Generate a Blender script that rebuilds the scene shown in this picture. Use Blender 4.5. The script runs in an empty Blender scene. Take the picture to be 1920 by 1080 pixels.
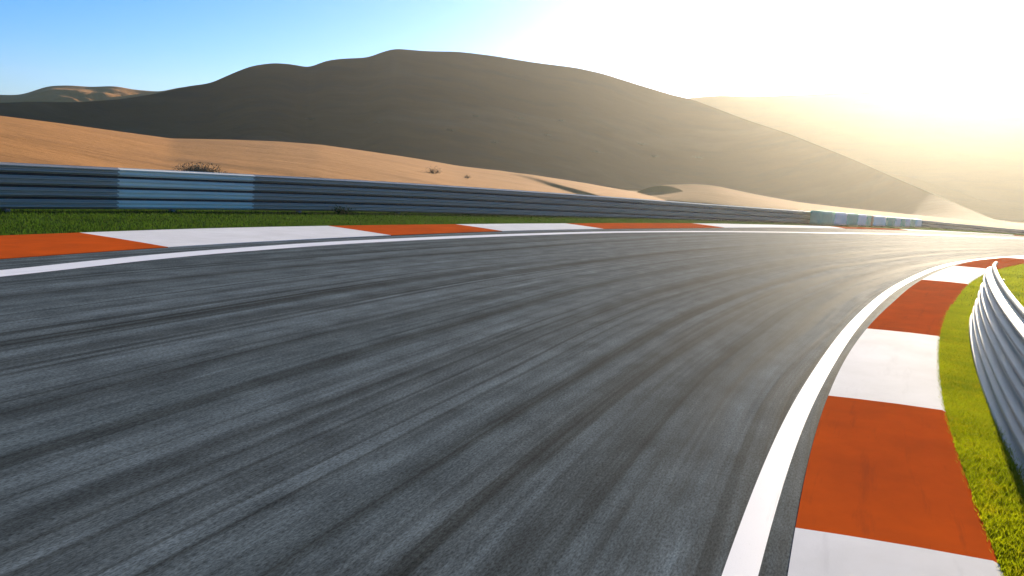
import bpy, bmesh, math, random
import numpy as np
from mathutils import Matrix, Vector

random.seed(7)
rng = np.random.default_rng(7)
S = bpy.context.scene
COL = S.collection
PI = math.pi

# ------------------------------------------------------------------ scene constants
CX, CY = 104.169, -31.176          # centre of the corner's curve
R_LINE_IN = 109.005                # inside white line (its track side)
R_LINE_OUT = 118.29
CAM_H = 1.8
SUN_AZ, SUN_EL = math.radians(24.3), math.radians(12.0)


def P(a, r, z=0.0):
    """A point on the corner: angle a round the centre, radius r."""
    return (CX - r * math.cos(a), CY + r * math.sin(a), z)


def PA(a, r, z):
    return np.stack([CX - r * np.cos(a), CY + r * np.sin(a), np.broadcast_to(z, np.shape(a))], -1)


def smooth_table(pts, sigma):
    """Evaluate a table of (angle, value) as a smooth curve: linear interpolation blurred by a Gaussian."""
    xa = np.array([q[0] for q in pts]); ya = np.array([q[1] for q in pts])
    g = np.linspace(-3, 3, 25); w = np.exp(-g * g / 2); w /= w.sum()
    return lambda a: (np.interp(np.asarray(a)[..., None] + g * sigma, xa, ya) * w).sum(-1)


r_line_in = smooth_table([(-.5, 109.0), (.33, 109.01), (.362, 109.009), (.389, 108.96), (.445, 108.95), (.52, 109.05),
                          (.58, 109.25), (.62, 109.32), (.7, 109.2), (1.0, 109.0), (2.2, 109)], .012)
r_kerb_in_a = smooth_table([(-.5, 108.71), (.33, 108.713), (.353, 108.75), (.375, 108.74), (.392, 108.73), (.421, 108.68), (.459, 108.62),
                            (.516, 108.74), (.584, 108.96), (.63, 109.1), (.7, 108.95), (1.0, 108.72), (2.2, 108.72)], .012)
r_kerb_in_b = smooth_table([(-.5, 107.73), (.338, 107.73), (.373, 107.78), (.43, 107.745), (.481, 107.70), (.52, 107.77),
                            (.565, 107.82), (.6, 107.81), (1, 107.75), (2.2, 107.75)], .012)
r_line_out = smooth_table([(-.5, 118.0), (.3, 118.0), (.3668, 118.05), (.395, 118.55), (.4364, 118.76), (.5521, 118.5), (.6507, 117.86),
                           (.7021, 117.5), (.8177, 117.67), (.9212, 117.84), (1.2, 118), (2.2, 118)], .01)
r_kerb_out_a = smooth_table([(-.5, 119.3), (.3, 119.3), (.3765, 119.4), (.4032, 119.57), (.4459, 119.6), (.5056, 119.63), (.56, 119.58),
                             (.6125, 119.5), (.645, 119.66), (.7673, 120.45), (.8392, 121.0), (.9, 121.35), (1.0, 121.5), (2.2, 121.5)], .01)
r_kerb_out_b = smooth_table([(-.5, 121.55), (.3914, 121.56), (.4313, 121.62), (.4618, 121.47), (.5095, 121.2), (.5613, 121.08), (.6431, 121.27),
                             (.7813, 121.46), (.852, 121.7), (.92, 121.75), (1.0, 121.6), (2.2, 121.6)], .01)
r_rail_out = smooth_table([(-.5, 126.2), (.3, 126), (.4176, 125.6), (.4735, 125.15), (.5, 124.8), (.6325, 123.9), (.69, 123.8), (.78, 123.3), (.95, 123.3)], .02)
r_rail_far = smooth_table([(.8, 126.4), (.9248, 126.0), (.9665, 125.35), (1.007, 124.4), (1.3, 122.5)], .01)
top_rail_out = smooth_table([(-.5, 1.04), (.52, 1.04), (.6325, .92), (.6869, .84), (.78, .76), (.95, .74)], .02)
top_rail_far = smooth_table([(.8, .6), (.9248, .54), (.9665, .46), (1.007, .37), (1.3, .3)], .01)


# ------------------------------------------------------------------ tags and mesh helpers
def tag(o, label=None, cat=None, group=None, kind=None):
    if label: o['label'] = label
    if cat: o['category'] = cat
    if group: o['group'] = group
    if kind: o['kind'] = kind
    return o


def link_mesh(name, verts, faces, mat, parent=None, smooth=False, mats=None, mat_ids=None):
    me = bpy.data.meshes.new(name)
    me.from_pydata([tuple(v) for v in verts], [], [tuple(f) for f in faces])
    for m in (mats or [mat]):
        me.materials.append(m)
    if mat_ids is not None:
        me.polygons.foreach_set('material_index', np.asarray(mat_ids, np.int32))
    if smooth:
        me.polygons.foreach_set('use_smooth', np.ones(len(me.polygons), bool))
    me.update()
    o = bpy.data.objects.new(name, me)
    COL.objects.link(o)
    if parent is not None:
        o.parent = parent
    return o


def link_bm(name, bm, mat, parent=None, smooth=False):
    me = bpy.data.meshes.new(name)
    bm.to_mesh(me); bm.free()
    me.materials.append(mat)
    if smooth:
        me.polygons.foreach_set('use_smooth', np.ones(len(me.polygons), bool))
    o = bpy.data.objects.new(name, me)
    COL.objects.link(o)
    if parent is not None:
        o.parent = parent
    return o


def empty(name, loc=(0, 0, 0)):
    o = bpy.data.objects.new(name, None)
    COL.objects.link(o)
    o.location = loc
    o.empty_display_size = .2
    return o


def add_uv(me, uv_per_vert):
    uv = me.uv_layers.new(name='UVMap')
    idx = np.empty(len(me.loops), np.int32)
    me.loops.foreach_get('vertex_index', idx)
    uv.data.foreach_set('uv', np.asarray(uv_per_vert, np.float32)[idx].ravel())


def grid_faces(n, m):
    i, j = np.meshgrid(np.arange(n - 1), np.arange(m - 1), indexing='ij')
    v = (i * m + j).ravel()
    return np.stack([v, v + 1, v + m + 1, v + m], 1)


def ribbon(name, a, cols, mat, uv=None, mats=None, mat_of=None, flip=True):
    """A sheet along the corner. cols: list of (radius array, z array or number)."""
    n, m = len(a), len(cols)
    V = np.stack([PA(a, np.broadcast_to(r, a.shape), z) for r, z in cols], 1).reshape(-1, 3)
    F = grid_faces(n, m)
    if flip:
        F = F[:, ::-1]
    ids = None
    if mat_of is not None:
        am = .5 * (a[1:] + a[:-1])
        ids = np.repeat([mat_of(q) for q in am], m - 1)
    o = link_mesh(name, V, F, mat, smooth=True, mats=mats, mat_ids=ids)
    rr = np.stack([np.broadcast_to(r, a.shape) for r, z in cols], 1)
    u = np.stack([np.repeat(a[:, None] * 113.0, m, 1), rr], -1).reshape(-1, 2)
    add_uv(o.data, u)
    return o


def sweep(name, a, rfun, profile, side, mat, parent=None, z0=None, smooth=True, lean=0.0):
    """Sweep a closed (depth, height) profile along the corner; side +1 faces outward, -1 inward."""
    n, m = len(a), len(profile)
    r0 = rfun(a)
    zz = np.zeros(n) if z0 is None else z0(a)
    V = np.empty((n, m, 3))
    for j, (d, z) in enumerate(profile):
        V[:, j] = PA(a, r0 + side * (d - lean * z), zz + z)
    V = V.reshape(-1, 3)
    F = []
    for i in range(n - 1):
        for j in range(m):
            k = (j + 1) % m
            F.append((i * m + j, i * m + k, (i + 1) * m + k, (i + 1) * m + j))
    F.append(tuple(range(m)))
    F.append(tuple((n - 1) * m + j for j in reversed(range(m))))
    o = link_mesh(name, V, F, mat, parent)
    bm = bmesh.new(); bm.from_mesh(o.data)
    bmesh.ops.recalc_face_normals(bm, faces=bm.faces)
    bm.to_mesh(o.data); bm.free()
    u = np.stack([np.repeat(a[:, None] * 113.0, m, 1), np.repeat(np.array([[q[1] for q in profile]]), n, 0)], -1).reshape(-1, 2)
    add_uv(o.data, u)
    if smooth:
        o.data.polygons.foreach_set('use_smooth', np.ones(len(o.data.polygons), bool))
        try:
            o.data.set_sharp_from_angle(angle=math.radians(50))
        except Exception:
            pass
    return o


def value_noise(x, y, seed):
    def h(i, j):
        n = (i * 374761393 + j * 668265263 + seed * 1442695041) & 0x7fffffff
        n = ((n ^ (n >> 13)) * 1274126177) & 0x7fffffff
        return ((n ^ (n >> 16)) & 0xffff) / 65535.0
    xi = np.floor(x).astype(np.int64); yi = np.floor(y).astype(np.int64)
    fx = x - xi; fy = y - yi
    fx = fx * fx * (3 - 2 * fx); fy = fy * fy * (3 - 2 * fy)
    return (h(xi, yi) * (1 - fx) + h(xi + 1, yi) * fx) * (1 - fy) + (h(xi, yi + 1) * (1 - fx) + h(xi + 1, yi + 1) * fx) * fy


def fbm(x, y, seed, octaves=4):
    t, amp, f = 0, .5, 1.0
    for k in range(octaves):
        t = t + amp * (value_noise(x * f, y * f, seed + k * 17) - .5)
        amp *= .5; f *= 2.03
    return t


# ------------------------------------------------------------------ materials
class NT:
    def __init__(self, name):
        self.m = bpy.data.materials.new(name)
        self.m.use_nodes = True
        self.t = self.m.node_tree
        self.n = self.t.nodes
        self.b = self.n['Principled BSDF']

    def add(self, typ, **kw):
        nd = self.n.new(typ)
        for k, v in kw.items():
            if k.startswith('i_'):
                key = k[2:]
                nd.inputs[int(key) if key.isdigit() else key.replace('_', ' ')].default_value = v
            else:
                setattr(nd, k, v)
        return nd

    def link(self, a, b):
        self.t.links.new(a, b)

    def coord(self, out='UV', scale=(1, 1, 1), loc=(0, 0, 0)):
        c = self.add('ShaderNodeTexCoord')
        mp = self.add('ShaderNodeMapping')
        mp.inputs['Scale'].default_value = scale
        mp.inputs['Location'].default_value = loc
        self.link(c.outputs[out], mp.inputs['Vector'])
        return mp.outputs['Vector']

    def noise(self, vec, scale=1.0, detail=4, rough=.55, distortion=0.0):
        nd = self.add('ShaderNodeTexNoise')
        nd.inputs['Scale'].default_value = scale
        nd.inputs['Detail'].default_value = detail
        nd.inputs['Roughness'].default_value = rough
        nd.inputs['Distortion'].default_value = distortion
        self.link(vec, nd.inputs['Vector'])
        return nd.outputs['Fac']

    def ramp(self, fac, stops):
        nd = self.add('ShaderNodeValToRGB')
        cr = nd.color_ramp
        while len(cr.elements) < len(stops):
            cr.elements.new(.5)
        for e, (p, c) in zip(cr.elements, stops):
            e.position = p
            e.color = (c, c, c, 1) if not hasattr(c, '__len__') else (*c, 1)
        self.link(fac, nd.inputs['Fac'])
        return nd.outputs['Color']

    def mix(self, fac, a, b, mode='MIX'):
        nd = self.add('ShaderNodeMix', data_type='RGBA', blend_type=mode)
        for s, v in ((nd.inputs[0], fac), (nd.inputs[6], a), (nd.inputs[7], b)):
            if hasattr(v, 'is_linked') or hasattr(v, 'links'):
                self.link(v, s)
            elif hasattr(v, '__len__'):
                s.default_value = (*v, 1) if len(v) == 3 else v
            else:
                s.default_value = v
        return nd.outputs[2]

    def math(self, op, a, b=0.0, clamp=False):
        nd = self.add('ShaderNodeMath', operation=op, use_clamp=clamp)
        for s, v in ((nd.inputs[0], a), (nd.inputs[1], b)):
            if hasattr(v, 'links'):
                self.link(v, s)
            else:
                s.default_value = v
        return nd.outputs[0]

    def bump(self, h, strength=.3, dist=.01):
        nd = self.add('ShaderNodeBump')
        nd.inputs['Strength'].default_value = strength
        nd.inputs['Distance'].default_value = dist
        self.link(h, nd.inputs['Height'])
        self.link(nd.outputs['Normal'], self.b.inputs['Normal'])

    def base(self, c):
        if hasattr(c, 'links'):
            self.link(c, self.b.inputs['Base Color'])
        else:
            self.b.inputs['Base Color'].default_value = (*c, 1)

    def set(self, **kw):
        for k, v in kw.items():
            s = self.b.inputs[k.replace('_', ' ')]
            if hasattr(v, 'links'):
                self.link(v, s)
            else:
                s.default_value = v


def asphalt_material():
    t = NT('asphalt')
    # rubber laid down along the racing line: long streaks that follow the corner, wandering a little
    wob = t.noise(t.coord(scale=(.045, .25, 1)), 1.0, 2)
    c = t.add('ShaderNodeTexCoord')
    sep = t.add('ShaderNodeSeparateXYZ'); t.link(c.outputs['UV'], sep.inputs[0])
    v = t.math('ADD', sep.outputs[1], t.math('MULTIPLY', t.math('SUBTRACT', wob, .5), 1.1))

    def streaks(su, sv, detail=3, rough=.5, off=0):
        cb = t.add('ShaderNodeCombineXYZ')
        t.link(t.math('MULTIPLY', sep.outputs[0], su), cb.inputs[0])
        t.link(t.math('MULTIPLY', v, sv), cb.inputs[1])
        cb.inputs[2].default_value = off
        return t.noise(cb.outputs[0], 1.0, detail, rough)
    broad = t.ramp(streaks(.03, .8, 2), [(.36, .0), (.62, 1.0)])
    band = t.ramp(streaks(.026, 3.4, 4, .6, 3.3), [(.33, 0.0), (.44, .6), (.58, 1.0)])
    thin = t.ramp(streaks(.026, 8.5, 2, .5, 7.7), [(.35, 0.0), (.42, .7), (.50, 1.0)])
    fine = t.ramp(streaks(.35, 20, 4, .6, 1.2), [(.3, 0.0), (.7, 1.0)])
    mott = t.ramp(t.noise(t.coord(scale=(1.3, 3.6, 1)), 1.0, 6, .66), [(.3, 0.0), (.7, 1.0)])
    grain_v = t.noise(t.coord(scale=(26, 90, 1)), 1.0, 3, .7)
    grain = t.ramp(grain_v, [(.3, 0.0), (.72, 1.0)])
    col = t.mix(broad, (.088, .110, .114), (.124, .152, .158))
    col = t.mix(band, (.036, .041, .038), col)
    col = t.mix(t.math('MULTIPLY', t.math('SUBTRACT', 1.0, thin), .6), col, (.024, .027, .024))
    # the tyre lines that every car takes through the bend
    wob2 = t.noise(t.coord(scale=(.06, .1, 1), loc=(5, 0, 0)), 1.0, 3, .5)
    vv = t.math('ADD', sep.outputs[1], t.math('MULTIPLY', t.math('SUBTRACT', wob2, .5), .5))
    vv = t.math('ADD', vv, t.math('MULTIPLY', t.math('SUBTRACT', t.noise(t.coord(scale=(.5, 6, 1)), 1.0, 3, .6), .5), .12))
    mark = None
    for rr, wd, st in ((112.0, .26, .85), (111.62, .11, .6), (109.88, .17, .75), (110.88, .13, .7), (113.55, .2, .55), (112.85, .1, .6),
                       (111.2, .08, .5), (114.6, .16, .4), (115.5, .12, .4), (110.35, .1, .45), (116.4, .2, .3)):
        q = t.math('DIVIDE', t.math('SUBTRACT', vv, rr), wd)
        g = t.math('MAXIMUM', t.math('SUBTRACT', 1.0, t.math('MULTIPLY', q, q)), 0.0)
        g = t.math('MULTIPLY', g, st)
        mark = g if mark is None else t.math('MAXIMUM', mark, g)
    mark = t.math('MULTIPLY', mark, t.ramp(streaks(.07, 2.2, 4, .6, 11.0), [(.32, .25), (.62, 1.0)]), clamp=True)
    col = t.mix(t.math('MULTIPLY', mark, .85), col, (.022, .025, .022))
    col = t.mix(.42, col, t.mix(fine, (.5, .5, .5), (1.45, 1.45, 1.45)), 'MULTIPLY')
    col = t.mix(.7, col, t.mix(mott, (.5, .5, .5), (1.45, 1.45, 1.45)), 'MULTIPLY')
    col = t.mix(.9, col, t.mix(grain, (.35, .35, .35), (1.7, 1.7, 1.72)), 'MULTIPLY')
    t.base(col)
    rough = t.math('ADD', .74, t.math('MULTIPLY', t.math('MULTIPLY', band, fine), .16))
    t.set(Roughness=rough, Specular_IOR_Level=.0036)
    t.bump(grain_v, .35, .004)
    return t.m


def paint_material(name, col, wear, dark=(.08, .08, .08), amount=.5, rough=.5, along=.5, across=8, spec=0.0):
    t = NT(name)
    s = t.noise(t.coord(scale=(along, across, 1)), 1.0, 5, .65)
    st = t.ramp(s, [(.30, 1.0), (.44, 0.0)])
    patch = t.ramp(t.noise(t.coord(scale=(1.1, 1.6, 1), loc=(4, 2, 0)), 1.0, 4, .6), [(.35, 0.0), (.7, 1.0)])
    speck = t.ramp(t.noise(t.coord(scale=(9, 34, 1)), 1.0, 3, .7), [(.66, 0.0), (.76, 1.0)])
    c = t.mix(patch, wear, col)
    c = t.mix(t.math('MULTIPLY', st, amount), c, dark)
    c = t.mix(t.math('MULTIPLY', speck, amount * .6), c, dark)
    t.base(c)
    t.set(Roughness=rough, Specular_IOR_Level=spec)
    t.bump(t.noise(t.coord(scale=(30, 60, 1)), 1.0, 3, .7), .25, .003)
    return t.m


def sand_material(name='sand', tint=(1, 1, 1), scrub=False):
    t = NT(name)
    big = t.noise(t.coord('Object', (.012, .03, .03)), 1.0, 5, .6)
    med = t.noise(t.coord('Object', (.10, .32, .3)), 1.0, 5, .6)
    fine = t.noise(t.coord('Object', (1.3, 3.0, 2)), 1.0, 4, .65)
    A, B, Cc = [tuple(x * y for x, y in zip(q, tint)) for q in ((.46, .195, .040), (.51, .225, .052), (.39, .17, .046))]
    c = t.mix(t.ramp(big, [(.35, 0.0), (.65, 1.0)]), A, B)
    c = t.mix(t.math('MULTIPLY', t.ramp(med, [(.5, 0.0), (.68, 1.0)]), .45), c, Cc)
    c = t.mix(.35, c, t.mix(fine, (.6, .6, .6), (1.4, 1.4, 1.4)), 'MULTIPLY')
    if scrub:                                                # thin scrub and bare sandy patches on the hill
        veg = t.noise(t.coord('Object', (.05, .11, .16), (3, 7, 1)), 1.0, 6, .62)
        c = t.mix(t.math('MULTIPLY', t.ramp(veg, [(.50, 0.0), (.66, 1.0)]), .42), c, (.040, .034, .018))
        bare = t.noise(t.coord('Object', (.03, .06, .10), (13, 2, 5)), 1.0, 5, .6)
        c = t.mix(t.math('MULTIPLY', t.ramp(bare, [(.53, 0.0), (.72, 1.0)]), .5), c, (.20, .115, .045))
    t.base(c)
    t.set(Roughness=.95, Specular_IOR_Level=.1)
    h = t.math('ADD', t.math('MULTIPLY', med, 1.0), t.math('MULTIPLY', fine, .22))
    t.bump(h, .5, .35)
    return t.m


def grass_material(name, dark, light, dry, trans=.4):
    t = NT(name)
    n1 = t.noise(t.coord('Object', (.9, .9, .9)), 1.0, 4, .6)
    n2 = t.noise(t.coord('Object', (7, 7, 7)), 1.0, 3, .6)
    n3 = t.noise(t.coord('Object', (60, 60, 60)), 1.0, 2, .6)
    c = t.mix(t.ramp(n1, [(.35, 0.0), (.65, 1.0)]), dark, light)
    c = t.mix(t.math('MULTIPLY', t.ramp(n2, [(.5, 0.0), (.72, 1.0)]), .7), c, dry)
    c = t.mix(.5, c, t.mix(t.ramp(n3, [(.3, 0.0), (.7, 1.0)]), (.5, .5, .5), (1.5, 1.5, 1.5)), 'MULTIPLY')
    t.base(c)
    t.set(Roughness=.8, Specular_IOR_Level=.0)
    if trans:
        tr = t.add('ShaderNodeBsdfTranslucent')
        t.link(t.mix(1.0, c, (1.5, 1.5, .6), 'MULTIPLY'), tr.inputs['Color'])
        mx = t.add('ShaderNodeMixShader'); mx.inputs[0].default_value = trans
        t.link(t.b.outputs[0], mx.inputs[1]); t.link(tr.outputs[0], mx.inputs[2])
        t.link(mx.outputs[0], t.n['Material Output'].inputs['Surface'])
    return t.m


def metal_material(name, col, rough=.42, metallic=.75, streak=.5):
    t = NT(name)
    s = t.noise(t.coord(scale=(.35, 30, 1)), 1.0, 4, .6)
    p = t.noise(t.coord(scale=(.8, 5, 1), loc=(3, 1, 0)), 1.0, 4, .55)
    c = t.mix(t.ramp(s, [(.3, 0.0), (.7, 1.0)]), tuple(x * .88 for x in col), tuple(min(1, x * 1.06) for x in col))
    c = t.mix(t.math('MULTIPLY', t.ramp(p, [(.52, 0.0), (.74, 1.0)]), streak), c, tuple(x * y for x, y in zip(col, (.5, .46, .40))))
    t.base(c)
    t.set(Metallic=metallic, Roughness=t.math('ADD', rough - .03, t.math('MULTIPLY', p, .08)), Specular_IOR_Level=.25)
    return t.m


def plain_material(name, col, rough=.6, var=.2, scale=3.0):
    t = NT(name)
    n = t.noise(t.coord('Object', (scale,) * 3), 1.0, 5, .6)
    t.base(t.mix(t.ramp(n, [(.3, 0.0), (.7, 1.0)]), tuple(x * (1 - var) for x in col), tuple(min(1, x * (1 + var * .5)) for x in col)))
    t.set(Roughness=rough)
    return t.m


M_ASPHALT = asphalt_material()
M_LINE = paint_material('white_line_paint', (.86, .86, .86), (.82, .82, .82), (.30, .30, .31), .45, .6, .4, 14, .02)
M_WHITE = paint_material('white_kerb_paint', (.82, .81, .79), (.72, .71, .68), (.40, .39, .38), .2, .8, .6, 6, .01)
M_ORANGE = paint_material('orange_kerb_paint', (.62, .098, .013), (.47, .078, .014), (.16, .04, .02), .3, .9, .6, 7)
M_SAND = sand_material()
M_SAND_SHADED = sand_material('scrubby_sand_shaded', (.27, .29, .21), True)  # same sand with the hill's shade put into the tint, plus scrub patches
M_GRASS_OUT = grass_material('verge_grass_blade', (.034, .075, .012), (.055, .11, .018), (.08, .10, .025), .3)
M_GRASS_IN = grass_material('infield_grass_blade', (.15, .19, .006), (.27, .30, .008), (.34, .29, .012), .55)
M_TURF_OUT = grass_material('verge_turf', (.022, .048, .010), (.038, .075, .014), (.05, .06, .02), 0)
M_TURF_IN = grass_material('infield_turf', (.11, .14, .006), (.19, .21, .008), (.24, .20, .012), 0)
M_STEEL = metal_material('galvanised_steel', (.52, .465, .375), .36, .5, .08)
M_STEEL_IN = metal_material('galvanised_steel_weathered', (.42, .365, .24), .5, .1, .25)
M_STEEL_WHITE = metal_material('white_painted_steel', (.98, .90, .74), .4, .0, .05)
M_POST = metal_material('post_steel', (.30, .30, .29), .55, .6)
M_GAP_SHADE = plain_material('gap_shade_black', (.018, .018, .017), .8, .3)  # near-black colour standing in for shade between the beams
M_BOLT = metal_material('bolt_steel', (.35, .34, .33), .4, .8)


# ------------------------------------------------------------------ ground, track, lines, kerbs
gnd = link_mesh('ground', [(-700, -500, -.06), (700, -500, -.06), (700, 700, -.06), (-700, 700, -.06)], [(0, 1, 2, 3)], M_SAND)
tag(gnd, 'flat orange sand plain round the race track', kind='structure')

A = np.linspace(-.25, 1.75, 1400)
asph = ribbon('race_track', A, [(r, 0.0) for r in np.linspace(107.9, 121.2, 14)], M_ASPHALT)
# the inner edge of the asphalt runs under the kerbs
tag(asph, 'dark grey asphalt race track with black tyre streaks curving right', kind='structure')

r0 = r_line_in(A)
ln = ribbon('inner_white_line', A, [(r0 - .158, .004), (r0 - .079, .0045), (r0, .004)], M_LINE)
tag(ln, 'solid white line along the inside of the corner', kind='structure')
r0 = r_line_out(A)
w = .30 - .0 * A
ln = ribbon('outer_white_line', A, [(r0, .004), (r0 + .2, .0045), (r0 + .41, .004)], M_LINE)
tag(ln, 'solid white line along the outside of the corner', kind='structure')


def alternating(bounds, first):
    """Which paint (0 orange, 1 white) at angle q, changing at every bound."""
    b = np.asarray(bounds)
    return lambda q: (int(np.searchsorted(b, q)) + first) % 2


def kerb(name, fa, fb, bounds, first, rise, label):
    a = np.unique(np.concatenate([A, np.asarray(bounds)]))
    ra, rb = fa(a), fb(a)
    sgn = np.sign(rb - ra)
    cols = [(ra, .002), (ra, .012), (ra + (rb - ra) * .25, .012 + rise * .4), (ra + (rb - ra) * .6, .012 + rise * .8),
            (rb - sgn * .03, .012 + rise), (rb, rise), (rb, -.05)]
    inner = (rb - ra).mean() < 0
    o = ribbon(name, a, cols, M_ORANGE, mats=[M_ORANGE, M_WHITE], mat_of=alternating(bounds, first), flip=not inner)
    o.data.polygons.foreach_set('use_smooth', np.zeros(len(o.data.polygons), bool))
    tag(o, label, kind='structure')
    return o


b_in = [-.13, -.08, -.03, .02, .07, .12, .17, .22, .265, .303, .339, .3732, .42, .515, .580, .6646, .75, .83, .91, .99, 1.07, 1.15, 1.23, 1.31, 1.4, 1.5]
# at .339 .. .3732 the paint is orange
k0 = b_in.index(.339)
kerb('inner_kerb', r_kerb_in_a, r_kerb_in_b, b_in, (k0 + 1) % 2, .03, 'orange and white painted kerb along the inside of the corner')
b_out = [-.1, -.04, .02, .08, .14, .2, .26, .31, .36, .4042, .4621, .507, .5606, .6495, .774, .848, .97, 1.06, 1.15, 1.24, 1.33, 1.42, 1.5]
k0 = b_out.index(.4042)
kerb('outer_kerb', r_kerb_out_a, r_kerb_out_b, b_out, k0 % 2, .03, 'orange and white painted kerb along the outside of the corner')

# turf sheets
Ag = np.linspace(-.25, 1.75, 900)
rb = r_kerb_out_b(Ag)
vg = ribbon('verge', Ag, [(rb - .06, -.016), (rb + 1.2, .0), (rb + 2.4, .012), (rb + 4.6, .0), (rb + 6.6, -.10)], M_TURF_OUT)
tag(vg, 'strip of dark green turf between outer kerb and guardrail', kind='structure')
ri = r_kerb_in_b(Ag)
inf = ribbon('infield', Ag, [(ri - 30 * 0 - 95 * 0 - 60, -.03), (ri - 8, .0), (ri - 1.0, .004), (ri + .05, -.012)], M_TURF_IN)
tag(inf, 'bright yellow-green infield turf inside the corner', kind='structure')


def grass_blades(name, pos, height, width, mat, label, lean=.5):
    n = len(pos)
    ang = rng.uniform(0, 2 * PI, n)
    h = height * rng.uniform(.5, 1.25, n)
    wd = width * rng.uniform(.6, 1.2, n)
    dx, dy = np.cos(ang) * wd * .5, np.sin(ang) * wd * .5
    la = rng.uniform(0, 2 * PI, n); lm = h * lean * rng.uniform(.2, 1.3, n)
    V = np.empty((n, 4, 3), np.float32)
    V[:, 0] = pos + np.stack([dx, dy, np.zeros(n)], 1)
    V[:, 1] = pos - np.stack([dx, dy, np.zeros(n)], 1)
    mid = pos + np.stack([np.cos(la) * lm * .35, np.sin(la) * lm * .35, h * .6], 1)
    V[:, 2] = mid
    V[:, 3] = pos + np.stack([np.cos(la) * lm, np.sin(la) * lm, h], 1)
    V[:, 2] -= np.stack([dx, dy, np.zeros(n)], 1) * .7
    mid2 = mid + np.stack([dx, dy, np.zeros(n)], 1) * .7
    V = np.concatenate([V, mid2[:, None].astype(np.float32)], 1)       # 0 right,1 left,2 mid left,3 tip,4 mid right
    me = bpy.data.meshes.new(name)
    me.vertices.add(n * 5)
    me.vertices.foreach_set('co', V.ravel())
    base = np.arange(n, dtype=np.int32)[:, None] * 5
    quads = (base + np.array([0, 4, 2, 1], np.int32))
    tris = (base + np.array([4, 3, 2], np.int32))
    loops = np.concatenate([quads, tris], 1).ravel()
    me.loops.add(len(loops))
    me.loops.foreach_set('vertex_index', loops)
    me.polygons.add(n * 2)
    starts = (np.arange(n, dtype=np.int32)[:, None] * 7 + np.array([0, 4], np.int32)).ravel()
    me.polygons.foreach_set('loop_start', starts)
    me.update(calc_edges=True)
    me.validate()
    me.materials.append(mat)
    o = bpy.data.objects.new(name, me)
    COL.objects.link(o)
    return tag(o, label, kind='stuff')


n = 150000
a = .34 + (1.06 - .34) * rng.random(n) ** 1.15
lo = r_kerb_out_b(a) - .01
r = lo + (np.where(a < .9, r_rail_out(np.minimum(a, .9)), r_rail_far(a)) + .5 - lo) * rng.random(n)
grass_blades('verge_grass', PA(a, r, 0.0), .055, .016, M_GRASS_OUT, 'short dark green grass in front of the outer guardrail', .7)
n1, n2 = 60000, 170000
a1 = .325 + .14 * rng.random(n1); q = r_kerb_in_b(a1); r1 = q + .012 - (q + .012 - 107.36) * rng.random(n1) ** .9
a2 = .36 + .36 * rng.random(n2) ** .9; q2 = r_kerb_in_b(a2); r2 = q2 - 7.0 * rng.random(n2) ** 1.3
pos = np.concatenate([PA(a1, r1, 0.0), PA(a2, r2, 0.0)])
grass_blades('infield_grass', pos, .05, .009, M_GRASS_IN, 'bright sunlit grass on both sides of the inner guardrail', .7)


# ------------------------------------------------------------------ guardrails
def w_beam(z, s=1.0):
    dd = min(1.0, s + .12)
    """Closed outline of one corrugated steel beam whose lower edge is at height z (depth, height)."""
    front = [(.000, .000), (.004, .018), (.030, .030), (.102, .060), (.110, .070), (.110, .096), (.102, .106), (.014, .138), (.006, .148),
             (.006, .170), (.014, .180), (.102, .212), (.110, .222), (.110, .248), (.102, .258), (.030, .288), (.004, .300), (.000, .318)]
    f = [(d * dd, z + h * s) for d, h in front]
    back = [(d - .012, zz) for d, zz in reversed(f)]
    return f + back


def round_cap(z, rad=.028, depth=-.01):
    return [(depth + rad * math.cos(t), z + rad * math.sin(t)) for t in np.linspace(0, 2 * PI, 14, endpoint=False)]


def post_mesh(name, a, r, side, ztop, zbot, mat, parent):
    """An I-section steel post standing behind the beams."""
    bm = bmesh.new()
    for (dx0, dx1, dy0, dy1) in ((-.028, -.036, -.055, .055), (-.16, -.152, -.055, .055), (-.036, -.152, -.004, .004)):
        vs = [bm.verts.new((x, y, z)) for z in (zbot, ztop) for x, y in ((dx0, dy0), (dx1, dy0), (dx1, dy1), (dx0, dy1))]
        for f in ((0, 1, 2, 3), (4, 5, 6, 7), (0, 1, 5, 4), (1, 2, 6, 5), (2, 3, 7, 6), (3, 0, 4, 7)):
            bm.faces.new([vs[i] for i in f])
    bmesh.ops.recalc_face_normals(bm, faces=bm.faces)
    out = Vector((-math.cos(a), math.sin(a), 0)) * side
    tan = Vector((0, 0, 1)).cross(out)
    Mx = Matrix((out, tan, Vector((0, 0, 1)))).transposed().to_4x4()
    Mx.translation = P(a, float(r))
    bm.transform(Mx)
    return link_bm(name, bm, mat, parent)


def bolt_row(name, a, rfun, z, side, z0, parent, s=1.0):
    """Splice plate: a short overlapping length of beam with its bolt heads."""
    aa = np.array([a - .0016, a, a + .0016])
    prof = [(d + (.003 if i < 18 else -.0), h) for i, (d, h) in enumerate(w_beam(z, s))]
    return sweep(name, aa, rfun, prof, side, M_STEEL, parent, z0)


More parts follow.
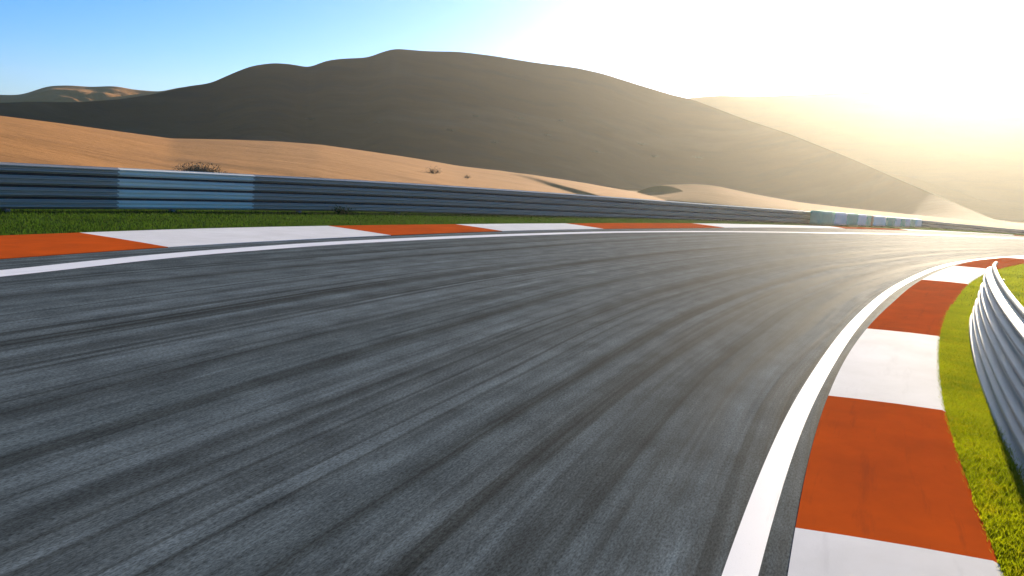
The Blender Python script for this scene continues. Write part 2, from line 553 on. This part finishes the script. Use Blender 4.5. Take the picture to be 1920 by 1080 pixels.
def guardrail(label, a0, a1, rfun, side, top, cap=False, steel=M_STEEL, white=None, posts=4.0, step=.004, splices=True, lean=0.0):
    root = empty('guardrail', P((a0 + a1) / 2, float(rfun(np.array([(a0 + a1) / 2]))[0])))
    tag(root, label, 'guardrail')
    H = .978
    z0 = lambda q: top(q) - H
    inv = Matrix.Translation(-Vector(root.location))
    made = []
    stretches = [(a0, a1, steel, None)]
    if white:
        stretches = [(a0, white[0], steel, None), (white[0], white[1], M_STEEL_WHITE, 'white painted beam'), (white[1], a1, steel, None)]
    nb, pitch, sc_b = (4, .242, .66) if cap else (4, .251, .61)
    for k in range(nb):
        z = .015 + k * pitch
        for s0, s1, mt, lb in stretches:
            a = np.linspace(s0, s1, max(4, int((s1 - s0) / step)))
            o = sweep('rail_beam', a, rfun, w_beam(z, sc_b), side, mt, root, z0, lean=lean)
            if lb: o['label'] = lb
            made.append(o)
        if splices:
            for q in np.arange(a0 + .02, a1 - .005, .0354):
                if white and white[0] - .003 < q < white[1] + .003:
                    continue
                made.append(bolt_row('splice_plate', q, rfun, z, side, z0, root, sc_b))
    a = np.linspace(a0 + .0006, a1 - .0006, max(20, int((a1 - a0) / .006)))
    made.append(sweep('gap_shade_backing', a, rfun, [(-.016, .0), (-.016, .94), (-.026, .94), (-.026, .0)], side, M_GAP_SHADE, root, z0, lean=lean))  # added strip: its black paints the dark shade in the beam gaps
    if cap:
        a = np.linspace(a0, a1, 60)
        made.append(sweep('top_cap', a, rfun, round_cap(.985, .030, -.012), side, steel, root, z0, lean=lean))
    for q in np.arange(a0 + .01, a1 - .008, posts / 115.0):
        zt = float(z0(np.array([q]))[0])
        made.append(post_mesh('post', q, rfun(np.array([q]))[0] - side * lean * .95, side, zt + (.86 if cap else .90), -.3, M_POST, root))
    for o in made:
        o.data.transform(inv)
    return root


guardrail('long grey three-beam steel guardrail with one white painted length along the outer verge', .2, .80, r_rail_out, -1, top_rail_out,
          white=(.4399, .4735))
guardrail('hazy far steel guardrail beyond the green and white blocks', .918, 1.25, r_rail_far, -1, top_rail_far, splices=False)
r_in = lambda q: 107.34 - np.maximum(0, (q - .437)) ** 2 * 300
top_in = smooth_table([(-.5, .80), (.36, .82), (.44, .93), (1, .93)], .008)
guardrail('curved steel guardrail with rolled top edge on the grass inside the corner', .25, .449, r_in, 1, top_in, cap=True, steel=M_STEEL_IN, posts=2.0, step=.002, splices=False, lean=.16)


# ------------------------------------------------------------------ padded barrier blocks on the far verge
M_GREEN = plain_material('green_block_cover', (.12, .62, .33), .6, .12)
M_BWHITE = plain_material('white_block_cover', (.96, .91, .78), .6, .06)
M_BORANGE = plain_material('orange_block_cover', (.60, .20, .06), .5, .15)
bound = [.7801, .7991, .8147, .8289, .8401, .8466, .8496, .8676, .8818, .8915, .8989, .9074, .916, .9257]
kinds = 'GWGWGOWGWGWGW'
r_block = smooth_table([(.7, 122.6), (.7801, 122.75), (.8289, 123.4), (.8676, 124.1), (.8989, 124.9), (.9257, 125.7), (1, 126.5)], .01)
h_block = smooth_table([(.7, .83), (.78, .82), (.85, .68), (.9257, .56), (1, .5)], .01)
cnt = {'G': 0, 'W': 0, 'O': 0}
ords = ['first', 'second', 'third', 'fourth', 'fifth', 'sixth', 'seventh']
cname = {'G': 'green', 'W': 'white', 'O': 'orange'}


def block_mesh(L, Hh, D):
    bm = bmesh.new()
    bmesh.ops.create_cube(bm, size=1.0)
    bmesh.ops.scale(bm, vec=(D, L, Hh), verts=bm.verts)
    bmesh.ops.translate(bm, vec=(0, 0, Hh / 2), verts=bm.verts)
    bmesh.ops.subdivide_edges(bm, edges=bm.edges[:], cuts=3, use_grid_fill=True)
    for v in bm.verts:                                      # stuffed cover: bulging sides, two strap grooves
        k = v.co.z / Hh
        bul = 1 + .06 * math.sin(PI * k)
        groove = .94 if abs(k - .25) < .02 or abs(k - .75) < .02 else 1.0
        v.co.x *= bul * groove
        v.co.y *= .985 * (1 if groove == 1 else .99)
    bmesh.ops.bevel(bm, geom=[e for e in bm.edges if e.calc_face_angle(0) > 1.0], offset=.05, segments=3, affect='EDGES')
    return bm


for i, k in enumerate(kinds):
    am = (bound[i] + bound[i + 1]) / 2
    rm, hh = float(r_block(np.array([am]))[0]), float(h_block(np.array([am]))[0])
    L = (bound[i + 1] - bound[i]) * rm
    bm = block_mesh(L, hh, .6)
    o = link_bm('barrier_block', bm, {'G': M_GREEN, 'W': M_BWHITE, 'O': M_BORANGE}[k], smooth=True)
    o.location = P(am, rm, .01)
    o.rotation_euler = (0, 0, -am + PI)
    # turn the block with the local direction of the row
    d0, d1 = P(am - .01, float(r_block(np.array([am - .01]))[0])), P(am + .01, float(r_block(np.array([am + .01]))[0]))
    o.rotation_euler = (0, 0, math.atan2(d1[1] - d0[1], d1[0] - d0[0]) - PI / 2)
    cnt[k] += 1
    if k == 'O':
        lab = 'thin orange barrier block between a green and a white block'
    else:
        lab = f'{ords[cnt[k] - 1]} {cname[k]} padded barrier block counted from the long guardrail'
    tag(o, lab, 'barrier block', 'padded blocks in front of the far guardrail')


# ------------------------------------------------------------------ dunes
def barrier_distance(az, rad):
    """How far from the viewpoint's foot the circle of radius rad lies in direction az."""
    sx, sy = np.sin(az), np.cos(az)
    b = -(sx * CX + sy * CY); c = CX * CX + CY * CY - rad * rad
    return -b + np.sqrt(np.maximum(b * b - c, 0))


def crest(table):
    az = np.radians([q[0] for q in table]); e = np.array([q[1] for q in table])
    g = np.linspace(-2.5, 2.5, 15); w_ = np.exp(-g * g / 2); w_ /= w_.sum()
    return lambda x: (np.interp(x[..., None] + g * math.radians(.28), az, e) * w_).sum(-1)


HEIGHT = {}


def dune(name, label, table, dist, foot, back, az_range, power, amp, nscale, seed, step=.12, rows=(70, 30), lump=None, round_top=.06, mat=None):
    """A dune as a height field: its crest line, a concave face towards the track and a lee side."""
    az = np.radians(np.arange(az_range[0], az_range[1], step))
    el = crest(table)(az)
    dc = np.interp(np.degrees(az), [q[0] for q in dist], [q[1] for q in dist])
    k = np.exp(-np.linspace(-2.5, 2.5, 81) ** 2 / 2); k /= k.sum()
    dc = np.convolve(np.pad(dc, 40, mode='edge'), k, 'valid')
    hc = CAM_H + dc * el
    df = foot(az, dc, hc)
    db = dc + np.maximum(back, 2.2 * np.maximum(hc, .5))
    u = np.linspace(0, 1, rows[0]); ub = np.linspace(0, 1, rows[1])[1:]
    D = np.concatenate([df[:, None] + (dc - df)[:, None] * u, dc[:, None] + (db - dc)[:, None] * ub], 1)
    zf = hc[:, None] * (u ** power)
    zb = hc[:, None] * (.5 + .5 * np.cos(PI * ub))
    # where a crest lies under the ground the dune dives under it
    Z = np.concatenate([zf, zb], 1)
    Z = np.where(hc[:, None] < 0, np.minimum(Z, -.1), Z)
    X = D * np.sin(az)[:, None]; Y = D * np.cos(az)[:, None]
    env = np.concatenate([np.sin(PI * u ** .8) , .4 * np.sin(PI * ub)], 0)[None, :]
    sc = np.clip(hc / hc.max(), .15, 1)[:, None]
    N = fbm(X * nscale[0], Y * nscale[1], seed, 5)
    Z = Z + amp * N * env * sc
    if lump is not None:
        Z = Z + lump(X, Y, az[:, None], D, u, ub) * env
    Z[:, 0] = -.4
    Z[:, -1] = -.4
    V = np.stack([X, Y, Z], -1).reshape(-1, 3)
    F = grid_faces(*X.shape)[:, ::-1]
    o = link_mesh(name, V, F, mat or M_SAND, smooth=True)
    tag(o, label, kind='structure')
    HEIGHT[label] = (az, D, Z)
    return o


def height_at(label, az, d):
    azs, D, Z = HEIGHT[label]
    i = int(np.argmin(abs(azs - az)))
    return float(np.interp(d, D[i], Z[i]))


NEAR = [(-60, .03), (-40, .014), (-28.45, .00713), (-25.43, .00497), (-22.79, .00233), (-20.03, -.0002), (-16.91, .0036), (-14.27, .0059), (-11.87, .0064),
        (-8.79, .00352), (-6.29, .00073), (-3.75, -.0032), (-1.54, -.0045), (.69, -.00595), (3.88, -.01001), (6.42, -.01442), (8.0, -.018), (10.2, -.025), (14, -.04)]


def trail(X, Y, az, D, u, ub):
    x0, y0, x1, y1 = -2.9, 86.0, 4.8, 60.0
    L = math.hypot(x1 - x0, y1 - y0)
    t = ((X - x0) * (x1 - x0) + (Y - y0) * (y1 - y0)) / L / L
    dd = ((X - x0) * (y1 - y0) - (Y - y0) * (x1 - x0)) / L
    return np.where((t > -.2) & (t < 1.2), .27 * (np.exp(-(dd / .5) ** 2) - 1.2 * np.exp(-((dd + .9) / .5) ** 2)), 0)


L_NEAR = 'low sunlit orange sand dune just behind the outer guardrail'
dune('sand_dune', L_NEAR, NEAR, [(-60, 60), (-28, 58), (-10, 72), (7, 88), (14, 95)],
     lambda az, dc, hc: barrier_distance(az, 127.6) + .5, 40, (-58, 10.5), .8, .55, (.06, .09), 3, lump=trail)
BANK = [(4.5, -.03), (6.2, -.02), (6.9, -.0150), (7.5, -.0085), (8.24, -.0050), (10.07, -.0012), (11.3, -.0010), (13.75, -.0065), (16.15, -.0105),
        (19.04, -.0120), (21.84, -.0128), (24.53, -.0135), (27.12, -.0145), (40, -.015), (60, -.015)]
L_BANK = 'small sandy bank with a dark hump behind the far guardrail'
dune('sand_bank', L_BANK, BANK, [(0, 98), (16, 102), (27, 110), (60, 120)],
     lambda az, dc, hc: np.maximum(barrier_distance(az, 128.5), dc - 12), 30, (5, 50), .9, .25, (.1, .1), 9)
BIG = [(-60, .01), (-40, .012), (-28.46, .0186), (-26.98, .0225), (-24.68, .0262), (-22.57, .033), (-20.95, .0408), (-19.31, .0510), (-18.05, .0563), (-17.07, .0664),
       (-15.95, .07675), (-14.79, .08203), (-13.76, .08291), (-12.72, .08118), (-11.85, .08956), (-10.95, .09327), (-9.45, .097), (-8.71, .10357),
       (-7.96, .10856), (-6.12, .10905), (-4.27, .11155), (-2.39, .11076), (.12, .10758), (2.63, .10578), (4.21, .10204), (6.43, .0932),
       (8.32, .08601), (9.56, .08277), (12.68, .06651), (15.12, .05588), (18.71, .03556), (21.62, .01705), (24.42, .00013), (27.11, -.0165), (32, -.03)]
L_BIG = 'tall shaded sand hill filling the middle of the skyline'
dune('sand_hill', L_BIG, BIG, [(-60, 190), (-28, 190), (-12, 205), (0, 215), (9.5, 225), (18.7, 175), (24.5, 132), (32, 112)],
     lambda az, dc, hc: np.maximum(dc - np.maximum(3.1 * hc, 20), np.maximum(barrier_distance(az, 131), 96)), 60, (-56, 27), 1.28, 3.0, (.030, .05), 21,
     rows=(110, 40), mat=M_SAND_SHADED)
LEFT = [(-60, .03), (-40, .02), (-28.47, .0257), (-27.48, .0276), (-26.24, .0382), (-25.22, .0407), (-24.18, .0412), (-22.99, .0445), (-22.05, .0428),
        (-20.68, .0433), (-19.45, .0507), (-17.89, .0495), (-14, .05)]
L_LEFT = 'far low hills with sunlit patches under the blue sky'
dune('sand_hill', L_LEFT, LEFT, [(-60, 330), (-14, 330)], lambda az, dc, hc: dc - 80, 80, (-56, -14.5), 1.1, 12.0, (.06, .06), 33)
RIGHT = [(-2, .05), (2, .055), (5.01, .0699), (7.45, .0774), (9.55, .0849), (11.04, .0888), (12.54, .0892), (14.0, .0917), (15.44, .0943), (17.14, .0976),
         (18.82, .1002), (21.01, .1012), (23.67, .1010), (26.74, .0986), (32, .09), (45, .06), (60, .04)]
L_RIGHT = 'pale hazy sand hill below the sun glare'
dune('sand_hill', L_RIGHT, RIGHT, [(-2, 330), (12, 330), (27, 330), (60, 330)], lambda az, dc, hc: dc - 3.6 * hc, 80, (-1.5, 56), 1.4, 5.0, (.022, .03), 41)
MOUND = [(5.6, -.03), (6.5, -.0185), (7.0, -.0125), (7.5, -.0085), (8.1, -.0058), (8.6, -.0052), (9.1, -.0062), (9.7, -.0100), (10.3, -.0150), (11.2, -.03)]
L_MOUND = 'dark steep little sand mound at the left end of the sandy bank'
dune('sand_mound', L_MOUND, MOUND, [(0, 95), (20, 95)], lambda az, dc, hc: dc - np.maximum(1.9 * hc, .5), 6, (5.8, 11), .9, .15, (.4, .4), 12, rows=(30, 20))
SPUR = [(13, 0.0), (15.5, .012), (17.5, .021), (19.5, .025), (21.5, .0235), (23.5, .016), (25.5, .006), (27.5, -.002), (31, -.01), (40, -.01)]
L_SPUR = 'low hazy sand spur in front of the pale hill'
dune('sand_dune', L_SPUR, SPUR, [(12, 210), (27, 200), (40, 190)], lambda az, dc, hc: dc - np.maximum(4 * hc, 12), 30, (13.2, 38), 1.2, 1.2, (.04, .05), 55)


# ------------------------------------------------------------------ scrub on the sand
M_SHRUB = plain_material('dry_scrub_leaf', (.15, .125, .06), .8, .45, 2.0)


def shrub_mesh(w_, h_, n, seed, leaf=.11):
    rg = np.random.default_rng(seed)
    V, F = [], []
    for i in range(n):
        th, ph = rg.uniform(0, 2 * PI), math.acos(rg.uniform(.05, 1))
        rr = rg.uniform(.35, 1.0) * (.75 + .25 * math.sin(3 * th + seed))
        c = np.array([w_ * rr * math.sin(ph) * math.cos(th), w_ * .6 * rr * math.sin(ph) * math.sin(th), h_ * rr * math.cos(ph)])
        d = rg.normal(size=3); d[2] = abs(d[2]) + .4; d /= np.linalg.norm(d)
        e = np.cross(d, rg.normal(size=3)); e /= np.linalg.norm(e)
        s = leaf * rg.uniform(.6, 1.3)
        k = len(V)
        V += [c, c + d * s * .5 + e * s * .22, c + d * s, c + d * s * .5 - e * s * .22]
        F += [(k, k + 1, k + 2, k + 3)]
    for i in range(14):                                       # stems from the root
        th = rg.uniform(0, 2 * PI); L = rg.uniform(.5, .95)
        tip = np.array([w_ * L * math.cos(th) * .8, w_ * .5 * L * math.sin(th), h_ * rg.uniform(.5, .9)])
        k = len(V); s = .02 * h_ + .004
        V += [np.array([s, 0, -.1]), np.array([-s, 0, -.1]), tip, np.array([0, s, -.1])]
        F += [(k, k + 1, k + 2), (k + 1, k + 3, k + 2), (k + 3, k, k + 2)]
    return V, F


def shrub(az_deg, d, w_, h_, on, label, group=None, n=220, seed=1, mat=None, leaf=.11):
    az = math.radians(az_deg)
    z = height_at(on, az, d)
    V, F = shrub_mesh(w_, h_, n, seed, leaf)
    o = link_mesh('desert_shrub', V, F, mat or M_SHRUB)
    o.location = (d * math.sin(az), d * math.cos(az), z)
    o.rotation_euler = (0, 0, -az)
    tag(o, label, 'shrub', group)
    return o


shrub(-18.4, 38, 1.2, .48, L_NEAR, 'wide dark shrub on the dune right behind the white guardrail length', n=3200, seed=3, leaf=.055)
shrub(-5.2, 58, .7, .5, L_NEAR, 'lone small brown bush on the sunlit dune behind the guardrail', n=600, seed=5, leaf=.05)
shrub(-3.2, 60, .35, .25, L_NEAR, 'tiny scrub tuft beside the lone small bush on the sunlit dune', n=300, seed=8, leaf=.04)
for i, (azd, el_px, w_, h_) in enumerate([(-8.6, .2, 1.6, .7), (-4.4, .16, 1.9, .7), (-3.0, .30, 1.2, .6), (-.4, .33, 2.0, .8), (1.3, .22, 1.6, .6), (2.0, .36, 1.3, .6),
                                         (4.2, .14, 1.8, .7), (6.8, .28, 1.5, .7), (7.6, .2, 2.0, .8), (10.2, .25, 1.6, .6), (-1.8, .12, 1.3, .5), (-12.4, .25, 1.5, .6)]):
    azs, D, Z = HEIGHT[L_BIG]
    k = int(np.argmin(abs(azs - math.radians(azd))))
    d = D[k, 0] + (D[k, 109] - D[k, 0]) * el_px ** .62
    shrub(azd, float(d), w_, h_, L_BIG, 'low dark scrub bush on the shaded face of the tall sand hill', 'scrub on the tall sand hill', n=260, seed=20 + i)
V, F = shrub_mesh(.5, .3, 500, 77, .06)
o = link_mesh('grass_tuft', V, F, M_GRASS_OUT)
o.location = P(.498, 124.45, .0); tag(o, 'tall green weed tuft at the foot of the long outer guardrail', 'weed')

# ------------------------------------------------------------------ air
bm = bmesh.new()
bmesh.ops.create_cube(bm, size=1.0)
bmesh.ops.scale(bm, vec=(1500, 1300, 46.0), verts=bm.verts)
bmesh.ops.translate(bm, vec=(0, 100, 21.5), verts=bm.verts)
mh = bpy.data.materials.new('haze')
mh.use_nodes = True
nt = mh.node_tree
nt.nodes.remove(nt.nodes['Principled BSDF'])
pv = nt.nodes.new('ShaderNodeVolumePrincipled')
pv.inputs['Color'].default_value = (1.0, .95, .85, 1)
pv.inputs['Density'].default_value = .0003
pv.inputs['Anisotropy'].default_value = .77
pv.inputs['Density Attribute'].default_value = ''
nt.links.new(pv.outputs[0], nt.nodes['Material Output'].inputs['Volume'])
hz = link_bm('haze', bm, mh)
tag(hz, 'warm dusty haze in the air over the whole track', kind='stuff')

# ------------------------------------------------------------------ sky and sun
W = bpy.data.worlds.new('World')
S.world = W
W.use_nodes = True
wt = W.node_tree
bg = wt.nodes['Background']
sky = wt.nodes.new('ShaderNodeTexSky')
sky.sky_type = 'NISHITA'
sky.sun_disc = False
sky.sun_elevation = SUN_EL
sky.sun_rotation = SUN_AZ
sky.air_density = .7
sky.dust_density = 1.3
sky.ozone_density = 5.0
sky.altitude = 600
hs = wt.nodes.new('ShaderNodeHueSaturation')
hs.inputs['Saturation'].default_value = 1.2
wt.links.new(sky.outputs[0], hs.inputs['Color'])
wt.links.new(hs.outputs[0], bg.inputs['Color'])
bg.inputs['Strength'].default_value = .085

sun = bpy.data.lights.new('sun', 'SUN')
sun.energy = 5.0
sun.angle = math.radians(.5)
sun.color = (1.0, .85, .63)
so = bpy.data.objects.new('sun', sun)
COL.objects.link(so)
d = Vector((math.sin(SUN_AZ) * math.cos(SUN_EL), math.cos(SUN_AZ) * math.cos(SUN_EL), math.sin(SUN_EL)))
so.rotation_euler = d.to_track_quat('Z', 'Y').to_euler()
so.location = d * 600

# ------------------------------------------------------------------ camera
cam = bpy.data.cameras.new('camera')
cam.sensor_width = 36.0
cam.lens = 33.75
cam.clip_end = 5000
cam.clip_start = .05
co = bpy.data.objects.new('camera', cam)
COL.objects.link(co)
pit, rol = .12463, .085
Rv, Uv, Fv = Vector((1, 0, 0)), Vector((0, math.sin(pit), math.cos(pit))), Vector((0, math.cos(pit), -math.sin(pit)))
c_, s_ = math.cos(rol), math.sin(rol)
right = c_ * Rv + s_ * Uv
up = -s_ * Rv + c_ * Uv
Mx = Matrix((right, up, -Fv)).transposed().to_4x4()
Mx.translation = (0, 0, CAM_H)
co.matrix_world = Mx
S.camera = co

S.view_settings.view_transform = 'Standard'
S.view_settings.look = 'None'
S.view_settings.exposure = 1.2
S.view_settings.gamma = 1.0
S.cycles.max_bounces = 6
S.cycles.volume_bounces = 0
